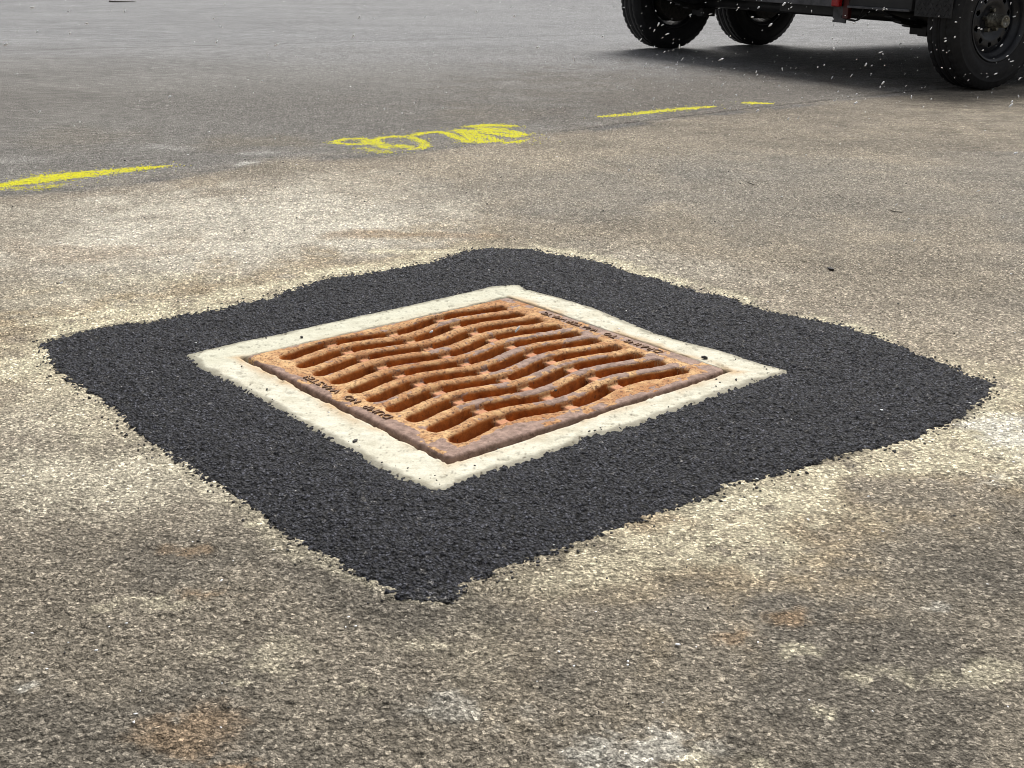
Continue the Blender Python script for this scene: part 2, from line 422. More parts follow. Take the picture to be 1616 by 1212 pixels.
# ------------------------------------------------------------------ catch basin below the grate
def box(bm, x0, x1, y0, y1, z0, z1):
    v = [bm.verts.new(p) for p in ((x0,y0,z0),(x1,y0,z0),(x1,y1,z0),(x0,y1,z0),(x0,y0,z1),(x1,y0,z1),(x1,y1,z1),(x0,y1,z1))]
    for f in ((0,3,2,1),(4,5,6,7),(0,1,5,4),(1,2,6,5),(2,3,7,6),(3,0,4,7)): bm.faces.new([v[i] for i in f])
    return v
def bm_obj(name, bm, mat, parent=None, bevel=0, smooth_=False):
    me = bpy.data.meshes.new(name); bm.normal_update()
    bmesh.ops.recalc_face_normals(bm, faces=bm.faces[:])
    bm.to_mesh(me); bm.free()
    if smooth_: me.polygons.foreach_set('use_smooth', np.ones(len(me.polygons), bool))
    o = link(name, me, mat, parent)
    if bevel:
        b = o.modifiers.new('bevel', 'BEVEL'); b.width = bevel; b.segments = 2; b.limit_method = 'ANGLE'
    return o
mt = NT('basin_concrete'); mt.col(mt.ramp(mt.noise(9, 5), (.3, (.07, .055, .04)), (.7, (.16, .13, .10)))); mt.rough(.9); mt.bump(mt.noise(60), .5, .004)
bm = bmesh.new()
a, b, zt, zb, t = .318, .303, -.075, -.9, .05
box(bm, -a-t, -a, -b-t, b+t, zb, zt); box(bm, a, a+t, -b-t, b+t, zb, zt)
box(bm, -a, a, -b-t, -b, zb, zt); box(bm, -a, a, b, b+t, zb, zt); box(bm, -a-t, a+t, -b-t, b+t, zb-.05, zb)
basin = bm_obj('catch_basin', bm, mt.m)
basin.location = (GC[0], GC[1], 0); basin.rotation_euler = (0, 0, GYAW)
basin['kind'] = 'structure'

# ------------------------------------------------------------------ the grate
grate = empty('drain_grate', (GC[0], GC[1], 0), GYAW)
tag(grate, 'square rusty cast iron storm drain grate with ten rows of wavy slots', 'drain grate')
PITCHB = .0556
rows = [-.2385+PITCHB*k for k in range(10)]
def wave(x): return .0118*np.cos(2*math.pi*(x+.147)/.272)
SEG = [(-.270, -.1560), (-.1305, -.0270), (-.0020, .1030), (.1285, .262)]
HW = .0148
def axis_v():
    pts = set()
    for r in rows:
        for s in (-1, 1):
            e = r+s*HW
            for d in (-.0062, -.0045, -.003, -.0016, -.0010, -.0005, 0, .0004, .0008, .0014, .0022, .0034, .005, .007, .0095, .013):
                pts.add(round(e+s*d, 5))
    v = sorted(pts) + [r for r in rows]
    for p in np.concatenate([np.arange(-GY+.016, -.268, .0022), np.arange(.277, GY-.014, .0022)]): v.append(p)
    for d in (0, .0006, .0016, .003, .0045, .0065, .009, .012): v += [-GY+d, GY-d]
    v = np.array(sorted(v)); return v[np.concatenate([[True], np.diff(v) > .00015])]
gx = list(np.arange(-GX+.0125, GX-.0125, .0016))
for d in (0, .0006, .0016, .003, .0045, .0065, .009, .012): gx += [-GX+d, GX-d]
gx = np.array(sorted(gx)); gv = axis_v()
U, Vv = np.meshgrid(gx, gv, indexing='ij'); U = U.ravel(); Vv = Vv.ravel()
fade = smooth(GY-.002, .268, np.abs(Vv))
yy = Vv + wave(U)*fade
RR = .0088
def seg_sdf(u, v, x0, x1, rL, rR):
    cx, hx = (x0+x1)/2, (x1-x0)/2
    r = np.where(u < cx, rL, rR)
    qx = np.abs(u-cx)-hx+r; qy = np.abs(v)-HW+r
    return np.minimum(np.maximum(qx, qy), 0)+np.hypot(np.maximum(qx, 0), np.maximum(qy, 0))-r
jn = (fbm(U, yy, .02, 3, 2)-.5)*.0012
D = np.full(len(U), 1.0); Dfull = np.full(len(U), 1.0)
for r in rows:
    for i, (x0, x1) in enumerate(SEG):
        d = seg_sdf(U, Vv-r, x0, x1, .0146 if i == 0 else .0035, .0146 if i == 3 else .0035)
        D = np.minimum(D, d)
    Dfull = np.minimum(Dfull, seg_sdf(U, Vv-r, SEG[0][0], SEG[-1][1], .0146, .0146))
D += jn; Dfull += jn*.5
z = np.where(Dfull < RR, -RR*(1-np.sqrt(np.clip(1-((RR-np.clip(Dfull, 0, RR))/RR)**2, 0, 1))), 0.0)
bridge = (Dfull < .0) & (D >= 0)
zb_ = -.0098 - .008*smooth(.0035, .0, D)
z = np.where(bridge, zb_, z)
z = np.where(D < 0, np.where(Dfull < 0, -RR, z) + np.clip(D, -.0062, 0)*7.6, z)
z = np.where(bridge & (Dfull > -.0016), np.maximum(z, -RR-.0008*(-Dfull/.0016)), z)
# outer rounded edge
de = np.minimum(GX-np.abs(U), GY-np.abs(Vv))
R2 = .0065
z = np.where(de < R2, z-R2*(1-np.sqrt(np.clip(1-((R2-de)/R2)**2, 0, 1)))*1.15, z)
z = np.where(de < .0002, -.03, z)
z += (.0010*(fbm(U, yy, .03, 2, 4)-.5)*2 + .0009*(fbm(U, yy, .007, 5, 2)-.5)*2)*(D > -.001)*(.3+.7*smooth(.006, .03, de))
z -= .0012*smooth(.74, .84, fbm(U, yy, .012, 7, 2))*(D > .001)
# round the plan corners
cxn = np.maximum(np.abs(U)-(GX-.016), 0); cyn = np.maximum(np.abs(Vv)-(GY-.016), 0)
rr = np.hypot(cxn, cyn); sc_ = np.where((cxn > 0) & (cyn > 0) , np.maximum(cxn, cyn)/np.maximum(rr, 1e-9), 1)
Ux = np.sign(U)*(np.abs(U)-cxn*(1-sc_)); yy2 = np.where(cyn > 0, yy-np.sign(yy)*cyn*(1-sc_), yy)
# worn mauve iron against ochre rust bloom
fn = fbm(U, yy, .07, 1, 5); fn2 = fbm(U, yy, .018, 4, 4)
inslot = smooth(.30, .262, np.abs(Vv))*smooth(-.300, -.272, U)*smooth(.300, .262, U)
rim_w = np.where(np.abs(yy) > .26, 1, 0)
bare = .0*U
bare = np.maximum(bare, smooth(-.3015, -.312, U+.020*(fn-.5)*2 - .026*smooth(.16, -.25, yy) + .008*smooth(.18, .3, yy)))        # front left rim
bare = np.maximum(bare, smooth(-.273, -.285, yy+.007*smooth(-.05, .15, U)+.022*(fn-.5)*2 - .016*smooth(.1, -.3, U)*smooth(-.27,-.22,U)))     # front right rim
bare = np.maximum(bare, .95*smooth(.276, .290, U+.022*(fn-.5)*2))                                      # back right rim
bare = np.maximum(bare, .5*smooth(.288, .297, yy))
barz = smooth(.50, .58, fbm(U*.35, Vv, .034, 2, 4) + .20*smooth(-.14, .06, U)*smooth(.16, -.02, yy) - .08*smooth(.02, .2, yy) - .05 - .12*smooth(.19, .25, U) - .1*smooth(-.1,-.2,U))*(Dfull > .003)*inslot
bare = np.maximum(bare, barz*.9)
bare = np.clip(bare + .6*smooth(.66, .74, fn2)*(bare < .5) - .7*smooth(.62, .68, fbm(U, yy, .03, 6, 4))*(bare > .3)*inslot, 0, 1)
bare *= 1-.85*smooth(.60, .68, fbm(U, yy, .045, 3, 4))*(de > .004)
ochre = np.clip(.55 + .9*(fbm(U, yy, .12, 3, 3)-.5)*2 + .4*smooth(-.2, -.29, U) + .35*smooth(.05,-.05,yy)*smooth(.16,.24,U) - .30*smooth(-.25, -.1, U)*smooth(.1, -.05, U), 0, 1)
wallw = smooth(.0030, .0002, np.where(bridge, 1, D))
Vt = np.stack([Ux, yy2, z], 1)
F = grid_faces(len(gx), len(gv))
hole = (z[F].max(1) < -.0525)
F = F[~hole]
fu = U[F].mean(1); fv = Vv[F].mean(1)
isbr = bridge[F].sum(1) >= 3
isbar = np.zeros(len(F), int)
inx = (fu > SEG[0][0]+.006) & (fu < SEG[-1][1]-.006)
for j in range(9):
    c0, c1_ = rows[j], rows[j+1]
    isbar[inx & (fv > c0) & (fv < c1_)] = j+1
pid = np.where(isbr, -1, isbar)

mt = NT('rusty_cast_iron')
at_b = mt.attr('bare').outputs['Fac']; at_o = mt.attr('ochre').outputs['Fac']; at_w = mt.attr('wall').outputs['Fac']; at_br = mt.attr('floor').outputs['Fac']
n_s = mt.noise(170, 5, .7); n_m = mt.noise(45, 5, .65)
rustc = mt.mix(at_o, (.44, .225, .10), (.64, .415, .21))
rustc = mt.mix(mt.ramp(n_m, (.40, 0.0), (.64, .8)), rustc, (.34, .145, .058))
rustc = mt.mix(mt.ramp(mt.noise(150, 4, .75), (.525, 0.0), (.58, .9)), rustc, (.15, .075, .042))
rustc = mt.mix(mt.ramp(mt.noise(33, 4, .7), (.54, 0.0), (.64, .45)), rustc, (.72, .49, .24))
bf = mt.ramp(mt.math('ADD', at_b, mt.math('ADD', mt.math('MULTIPLY', mt.math('SUBTRACT', n_s, .5), .5), mt.math('MULTIPLY', mt.math('SUBTRACT', n_m, .5), 1.5))), (.47, 0.0), (.54, 1.0))
barec = mt.mix(mt.ramp(mt.noise(70, 4), (.35, 0.0), (.65, 1.0)), (.17, .105, .078), (.36, .24, .19))
c = mt.mix(bf, rustc, barec)
c = mt.mix(mt.math('MULTIPLY', at_br, .7), c, (.58, .27, .16))
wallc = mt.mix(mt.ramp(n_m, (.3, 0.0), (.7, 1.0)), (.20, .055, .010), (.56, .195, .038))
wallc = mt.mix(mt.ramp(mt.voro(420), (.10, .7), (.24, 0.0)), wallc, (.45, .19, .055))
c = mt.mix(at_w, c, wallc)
pitm = mt.ramp(mt.noise(120, 3, .6), (.63, 0.0), (.70, .75))
c = mt.mix(pitm, c, (.085, .045, .03))
c = mt.mix(1.0, c, mt.ramp(mt.noise(520, 3, .8), (.25, .7), (.5, 1.0), (.75, 1.22)), 'MULTIPLY')
mt.col(c); mt.rough(mt.mix(bf, (.9, .9, .9), (.68, .68, .68))); mt.spec(.22)
mt.bump(mt.math('ADD', n_s, mt.math('MULTIPLY', mt.noise(500, 3, .8), .6)), .5, .0013)
IRON = mt.m
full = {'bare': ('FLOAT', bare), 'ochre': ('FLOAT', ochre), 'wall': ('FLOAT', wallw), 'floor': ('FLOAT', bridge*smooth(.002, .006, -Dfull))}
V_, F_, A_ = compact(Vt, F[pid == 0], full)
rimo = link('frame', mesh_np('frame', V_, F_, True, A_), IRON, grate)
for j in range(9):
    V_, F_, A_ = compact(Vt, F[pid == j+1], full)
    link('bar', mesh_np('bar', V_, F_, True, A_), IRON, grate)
brF = F[pid == -1]; bu = U[brF].mean(1); bv = Vv[brF].mean(1)
for r in rows:
    for i in range(3):
        xm = (SEG[i][1]+SEG[i+1][0])/2
        m = (np.abs(bu-xm) < .03) & (np.abs(bv-r) < .02)
        if m.any():
            V_, F_, A_ = compact(Vt, brF[m], full)
            link('bridge', mesh_np('bridge', V_, F_, True, A_), IRON, grate)

# raised cast lettering, read from the far right side
mt = NT('cast_letters'); mt.col(mt.ramp(mt.noise(150, 4), (.35, (.16, .09, .055)), (.65, (.34, .21, .13)))); mt.rough(.75)
LET = mt.m
def words(txt, x, y0, y1, size, name='lettering'):
    cu = bpy.data.curves.new('tmp', 'FONT'); cu.body = txt; cu.size = size; cu.extrude = .0014; cu.offset = -.0003
    cu.align_x = 'LEFT'; cu.resolution_u = 3
    to = bpy.data.objects.new('tmp', cu); COL.objects.link(to)
    bpy.context.view_layer.update()
    dg = bpy.context.evaluated_depsgraph_get()
    me = bpy.data.meshes.new_from_object(to.evaluated_get(dg)); bpy.data.objects.remove(to)
    n = len(me.vertices); co = np.zeros(n*3, np.float32); me.vertices.foreach_get('co', co); co = co.reshape(-1, 3)
    w = co[:, 0].max()-co[:, 0].min(); s = (y1-y0)/w
    out = co.copy(); hgt = co[:, 1].max()-co[:, 1].min()
    out[:, 1] = y0+(co[:, 0]-co[:, 0].min())*s; out[:, 0] = x-(co[:, 1]-hgt/2); out[:, 2] = co[:, 2]+.0012
    me.vertices.foreach_set('co', out.ravel()); me.update(); me.name = name
    link(name, me, LET, grate)
words('DUMP', -.291, -.118, -.050, .0215); words('NO', -.291, -.028, .006, .0215); words('WASTE!', -.291, .030, .132, .0215)
words('DRAINS', .292, -.162, -.072, .0215); words('TO', .292, -.047, -.016, .0215); words('WATERWAYS', .292, .004, .164, .0215)

# ------------------------------------------------------------------ yellow spray paint on the road
mt = NT('yellow_paint'); mt.col(mt.ramp(mt.noise(90, 3), (.3, (.56, .53, .012)), (.7, (.74, .71, .025)))); mt.rough(.8); mt.spec(.1)
YEL = mt.m
def spray(name, strokes, label, cs=.0045):
    """strokes: list of (pixel polyline, radius m, density); paint grains lie on the stones of the road"""
    segs = []
    for pl, w, dens in strokes:
        w_ = [px(*p) for p in pl]
        if not isinstance(w, (list, tuple)): w = [w]*len(w_)
        for i in range(len(w_)-1): segs.append((w_[i], w_[i+1], w[i], w[i+1], dens))
    allp = np.array([s[0] for s in segs]+[s[1] for s in segs]); pad = .12
    x0, y0 = allp.min(0)-pad; x1, y1 = allp.max(0)+pad
    a = np.arange(x0, x1, cs); b = np.arange(y0, y1, cs)
    A_, B_ = np.meshgrid(a, b, indexing='ij'); A_ = A_.ravel(); B_ = B_.ravel()
    dn = np.zeros(len(A_)); pts = np.stack([A_, B_], 1)
    for p, q_, w0, w1, ds in segs:
        e = q_-p; t = np.clip(((pts-p)@e)/(e@e), 0, 1); w = w0+(w1-w0)*t
        d = np.sqrt((((pts-p)-np.outer(t, e))**2).sum(1))
        dn = np.maximum(dn, ds*(np.exp(-(d/w)**3)*1.05+.10*np.exp(-(d/(w*1.5))**2)+.035*np.exp(-(d/.06)**2)))
    dn *= .5+1.0*fbm(A_, B_, .035, 2, 3)
    dn *= np.where(cell(A_, B_, .014, 4)[1] < .15, .6, 1.15)
    keepm = rng.rand(len(A_)) < np.minimum(dn, .96)
    A_, B_ = A_[keepm], B_[keepm]; n = len(A_)
    A_ = A_+rng.uniform(-.3, .3, n)*cs; B_ = B_+rng.uniform(-.3, .3, n)*cs
    zz = road_low(A_, B_)+.0022+rng.uniform(0, .0012, n)
    hs_ = cs*.55*rng.uniform(.7, 1.25, n); th = rng.uniform(0, 6.28, n)
    V = np.zeros((n, 5, 3)); 
    for k_ in range(4):
        V[:, k_, 0] = A_+hs_*np.cos(th+k_*math.pi/2); V[:, k_, 1] = B_+hs_*np.sin(th+k_*math.pi/2); V[:, k_, 2] = zz-.0022
    V[:, 4, 0] = A_; V[:, 4, 1] = B_; V[:, 4, 2] = zz-.0008
    base = np.arange(n)[:, None]*5
    F = np.concatenate([base+np.array([[0, 1, 4]]), base+np.array([[1, 2, 4]]), base+np.array([[2, 3, 4]]), base+np.array([[3, 0, 4]])])
    o = link(name, mesh_np(name, V.reshape(-1, 3), F, True), YEL)
    return tag(o, label, 'paint mark')
spray('paint_line', [([(-60,292),(0,290),(50,283),(90,276),(150,270),(220,263),(268,259)], [.02,.022,.045,.06,.045,.032,.006], 1.0),
                     ([(-40,296),(60,294),(90,290)], .03, .25)],
      'thick yellow spray paint line at the left edge of the road')
def z4(pts): return [(520+a*.2042, 180+b*.2042) for a, b in pts]
spray('paint_scribble', [
    (z4([(40,205),(120,185),(230,182),(320,190),(400,222),(430,258)]), .017, .8),
    (z4([(60,215),(150,227),(250,225),(330,212),(380,182),(500,165),(620,172),(700,200),(745,235),(700,258),(630,262)]), .018, .95),
    (z4([(300,205),(380,225),(430,245)]), .035, .6), (z4([(270,258),(350,275),(440,287)]), .03, .35), (z4([(545,238),(600,248)]), .03, .7),
    (z4([(640,160),(720,140),(850,131),(930,150),(1020,187),(1060,206),(1200,206),(1310,200)]), .020, .95),
    (z4([(1000,120),(1100,125),(1240,120),(1400,128),(1480,150),(1430,165),(1330,150),(1200,132)]), .026, 1.0),
    (z4([(1100,92),(1250,80),(1390,88)]), .030, .8), (z4([(1060,130),(1110,165),(1130,203)]), .04, 1.0), (z4([(1180,104),(1340,112)]), .022, 1.0),
    (z4([(1150,150),(1230,170),(1300,200)]), .020, .95), (z4([(1370,213),(1450,207),(1545,185)]), [.016,.02,.004], .9)],
      'looping yellow spray paint scribble on the road behind the black patch', .005)
def z5(pts): return [(940+a*.1856, 140+b*.1856) for a, b in pts]
spray('paint_line', [(z5([(50,235),(300,213),(560,188),(800,165),(960,152),(1010,150)]), [.02,.03,.03,.035,.02,.008], .95)],
      'long thin yellow spray paint line right of the yellow scribble', .0065)
spray('paint_line', [(z5([(1260,120),(1330,122),(1480,124)]), [.012,.035,.02], .9)],
      'shortest yellow spray paint dash, near the trailer shadow', .0065)

# ------------------------------------------------------------------ crumbs, flakes, twigs
ico = bmesh.new(); bmesh.ops.create_icosphere(ico, subdivisions=1, radius=1)
IV = np.array([v.co[:] for v in ico.verts]); IF = np.array([[v.index for v in f.verts] for f in ico.faces]); ico.free()
def pebbles(pos, size, squash=.7, seed=1, stretch=None):
    r = np.random.RandomState(seed); n = len(pos)
    V = IV[None]*(1+.55*(r.rand(n, len(IV), 1)-.5))*np.asarray(size)[:, None, None]
    V = V*np.stack([1+.5*r.rand(n), 1-.3*r.rand(n), np.full(n, squash)], 1)[:, None, :]
    th = r.rand(n)*6.28; c_, s_ = np.cos(th)[:, None], np.sin(th)[:, None]
    V = np.stack([V[..., 0]*c_-V[..., 1]*s_, V[..., 0]*s_+V[..., 1]*c_, V[..., 2]], -1)+np.asarray(pos)[:, None, :]
    F = IF[None]+(np.arange(n)*len(IV))[:, None, None]
    return V.reshape(-1, 3), F.reshape(-1, 3)
mt = NT('asphalt_crumb'); mt.col(mt.ramp(mt.noise(80), (.3, (.012, .011, .011)), (.7, (.045, .042, .04)))); mt.rough(.7); CR = mt.m
pos, siz = [], []
seg = np.roll(PATCH, -1, 0)-PATCH; ln = np.hypot(*seg.T)
for _ in range(950):                                             # thick along the ragged patch edge, thinning outwards
    i = rng.choice(len(PATCH), p=ln/ln.sum()); t = rng.rand(); p = PATCH[i]+t*seg[i]
    nrm = np.array([seg[i][1], -seg[i][0]])/ln[i]
    if polydist((p+nrm*.01)[None], PATCH)[0] > 0: nrm = -nrm
    s_ = rng.exponential(.012) if rng.rand() < .8 else rng.exponential(.12)
    p = p+nrm*(s_-.008); pos.append((p[0], p[1], road_low(*p)+.001)); siz.append(rng.uniform(.0010, .0026)*(1.0 if s_ < .03 else .7))
for _ in range(60):                                              # on the pale collar
    i = rng.choice(len(COLLAR)); t = rng.rand(); p = COLLAR[i]*(1-t)+COLLAR[(i+1) % len(COLLAR)]*t
    p = p+(GC-p)/np.hypot(*(GC-p))*rng.exponential(.016)
    pos.append((p[0], p[1], -.003)); siz.append(rng.uniform(.0008, .0022))
for _ in range(300):                                              # loose, over the road
    u_, v_ = rng.uniform(0, 1616), rng.uniform(240, 1200)
    if rng.rand() < .6: v_ = rng.uniform(240, 620)
    p = px(u_, v_)
    if polydist(p[None], PATCH)[0] > 0: continue
    pos.append((p[0], p[1], road_low(*p)+.002)); siz.append(rng.uniform(.0008, .0022)*(.35+.5*p[1]/2))
V, F = pebbles(pos, siz, .75, 3)
crumbs = link('asphalt_crumbs', mesh_np('asphalt_crumbs', V, F, False), CR); crumbs['kind'] = 'stuff'
tag(crumbs, 'loose black asphalt crumbs scattered round the edge of the patch', 'asphalt crumbs')

def pebble_thing(u, v, size, label, z=0.0, name='asphalt_crumb', cat='asphalt crumb', mat=CR, seed=5, squash=.75):
    p = px(u, v, z); V, F = pebbles([(0, 0, size*.5)], [size], squash, seed)
    o = link(name, mesh_np(name, V, F, False), mat); o.location = (p[0], p[1], z)
    return tag(o, label, cat)
pebble_thing(561, 698, .0042, 'black crumb on the near left side of the white collar', -.007, seed=11)
pebble_thing(1112, 566, .0045, 'black crumb on the collar near the right corner of the grate', -.003, seed=12)
pebble_thing(476, 533, .0034, 'black crumb on the far left side of the white collar', -.003, seed=13)
pebble_thing(877, 617+0, .0001+.0026, 'small black crumb on the brown rim near the right of the grate', 0, seed=14)
pebble_thing(1310, 427, .010, 'dark clod of dirt on the road behind the right side of the patch', -.003, 'dirt_clod', 'dirt clod', CR, 15, .45)

mt = NT('twig_bark'); mt.col(mt.ramp(mt.noise(200), (.3, (.03, .022, .018)), (.7, (.10, .08, .06)))); mt.rough(.8); TW = mt.m
def twig(p0, p1, r, label, seed):
    a_ = px(*p0); b_ = px(*p1); L_ = np.hypot(*(b_-a_)); r_ = np.random.RandomState(seed)
    bm = bmesh.new(); ring = []
    for i in range(7):
        t = i/6; cx = -L_/2+L_*t; cy = .08*L_*math.sin(3*t+seed)+r_.uniform(-.01, .01)*L_; rad = r*(1-.6*t)
        ring.append([bm.verts.new((cx, cy+rad*math.cos(a), rad+rad*math.sin(a))) for a in np.arange(6)*math.pi/3])
    for i in range(6):
        for j in range(6): bm.faces.new((ring[i][j], ring[i][(j+1) % 6], ring[i+1][(j+1) % 6], ring[i+1][j]))
    bm.faces.new(ring[0][::-1]); bm.faces.new(ring[-1])
    o = bm_obj('twig', bm, TW, None, 0, True); m = (a_+b_)/2
    o.location = (m[0], m[1], road_low(*m)); o.rotation_euler = (0, 0, math.atan2(*(b_-a_)[::-1]))
    tag(o, label, 'twig')
twig((1178, 289), (1200, 295), .0014, 'dark twig on the road nearest the yellow scribble', 1)
twig((1318, 306), (1334, 312), .0013, 'short dark twig between two other twigs on the road', 2)
twig((1402, 332), (1426, 336), .0016, 'dark bent twig on the road farthest right', 3)
twig((172, 3), (214, 3), .010, 'dark stick lying far back at the top left of the road', 4)

mt = NT('snow'); mt.col((.93, .94, .96)); mt.rough(.6); mt.b.inputs['Subsurface Weight'].default_value = .0; SN = mt.m
pos, siz = [], []
for _ in range(620):
    d_ = rng.uniform(1.6, 9.0); u_ = rng.uniform(0, 1616); v_ = rng.triangular(-80, 20, 560)
    if rng.rand() < .55: u_, v_, d_ = rng.uniform(960, 1616), rng.uniform(-20, 170), rng.uniform(3.2, 7.0)
    dx = (u_-808)/FPX; dy = (606-v_)/FPX
    w_ = np.array([dx, math.cos(PITCH)+dy*math.sin(PITCH), -math.sin(PITCH)+dy*math.cos(PITCH)])*d_; w_[2] += CAM_H
    if w_[2] < .02: continue
    pos.append(w_); siz.append((.0012+.0035*rng.rand()**3)*(.5+.13*d_))
for u_, v_, d_, z_ in [(262,160,1.6,.0042),(805,25,2.6,.005),(330,35,2.6,.004),(648,165,2.2,.0036),(95,455,1.3,.0032),(680,525,1.3,.0030),(815,520,1.3,.0030),(1440,372,1.6,.003),(1598,232,1.8,.0045),
                       (560,30,2.6,.004),(785,100,2.4,.0032),(1190,170,2.2,.0042),(430,75,2.2,.003),(130,45,2.2,.0034),(1255,180,2.4,.003),(1360,95,2.4,.0045),(1500,50,2.4,.0036),(900,92,2.4,.004)]:
    dx = (u_-808)/FPX; dy = (606-v_)/FPX
    w_ = np.array([dx, math.cos(PITCH)+dy*math.sin(PITCH), -math.sin(PITCH)+dy*math.cos(PITCH)])*d_; w_[2] += CAM_H
    pos.append(w_); siz.append(z_*.62)
n = len(pos); r = np.random.RandomState(8)
siz = np.array(siz)
V = IV[None]*(1+.5*(r.rand(n, len(IV), 1)-.5))*siz[:, None, None]
V = V*np.stack([.5+.25*r.rand(n), .5+.2*r.rand(n), 1+1.7*r.rand(n)**2], 1)[:, None, :]
tl_ = r.normal(.75, .45, n); c_, s_ = np.cos(tl_)[:, None], np.sin(tl_)[:, None]
V = np.stack([V[..., 0]*c_+V[..., 2]*s_, V[..., 1], -V[..., 0]*s_+V[..., 2]*c_], -1)+np.array(pos)[:, None, :]
F = (IF[None]+(np.arange(n)*len(IV))[:, None, None]).reshape(-1, 3)
sn = link('snowflakes', mesh_np('snowflakes', V.reshape(-1, 3), F, True), SN); sn['kind'] = 'stuff'
tag(sn, 'small white snowflakes falling in front of the dark trailer', 'snowflakes')
pos, siz = [], []
for _ in range(230):
    u_, v_ = rng.uniform(0, 1616), 8+1150*rng.rand()**1.7; p = px(u_, v_)
    l_ = to_local(*p)
    if abs(l_[0]) < .33 and abs(l_[1]) < .32: continue
    pos.append((p[0], p[1], road_low(*p)+.0025)); siz.append(rng.uniform(.0009, .0022)*(.7+.22*p[1]))
V, F = pebbles(pos, siz, .3, 9)
sg = link('snow_grains', mesh_np('snow_grains', V, F, True), SN); sg['kind'] = 'stuff'
tag(sg, 'tiny white snow grains that have landed on the road', 'snow grains')

# ------------------------------------------------------------------ the trailer
TR = empty('utility_trailer', (2.462, 6.70, 0), math.radians(30.6))
# local x runs along the trailer (away from the camera), local y across it to the far side
tag(TR, 'black tandem axle utility trailer standing on the road behind the yellow lines', 'trailer')
def metal(name, c0, c1, rough=.55, metallic=0.0, sc_=12, spec=.5):
    m = NT(name); m.col(m.ramp(m.noise(sc_, 5, .7), (.35, c0), (.65, c1))); m.rough(rough)
    m.b.inputs['Metallic'].default_value = metallic; m.spec(spec); m.bump(m.noise(150, 4), .25, .001); return m.m
BLK = metal('black_frame_paint', (.006, .006, .007), (.016, .016, .017), .55)
GAL = metal('dirty_galvanised', (.05, .05, .056), (.12, .12, .13), .5, .3)
WHE = metal('wheel_black_paint', (.010, .011, .014), (.024, .026, .032), .38, .1, 20)
HUBM = metal('greasy_hub', (.05, .045, .035), (.26, .25, .21), .45, .6, 60)
HUBD = metal('grimy_steel', (.01, .009, .008), (.05, .045, .038), .6, .3, 70)
REDM = metal('red_lens', (.28, .004, .006), (.38, .008, .01), .25)
DKR = metal('oxide_red_paint', (.05, .004, .004), (.08, .008, .006), .5)
PLATE = metal('diamond_plate', (.014, .014, .015), (.04, .04, .042), .42, .6, 30)
m = NT('tyre_rubber'); m.col(m.ramp(m.noise(25, 5, .7), (.3, (.006, .0062, .007)), (.7, (.018, .018, .020)))); m.rough(.72); m.spec(.4)
m.bump(m.noise(140, 4), .3, .001); RUB = m.m
m = NT('deck_planks'); m.col(m.ramp(m.noise(9, 5, .7), (.3, (.05, .035, .025)), (.7, (.11, .085, .06)))); m.rough(.85); WOOD = m.m

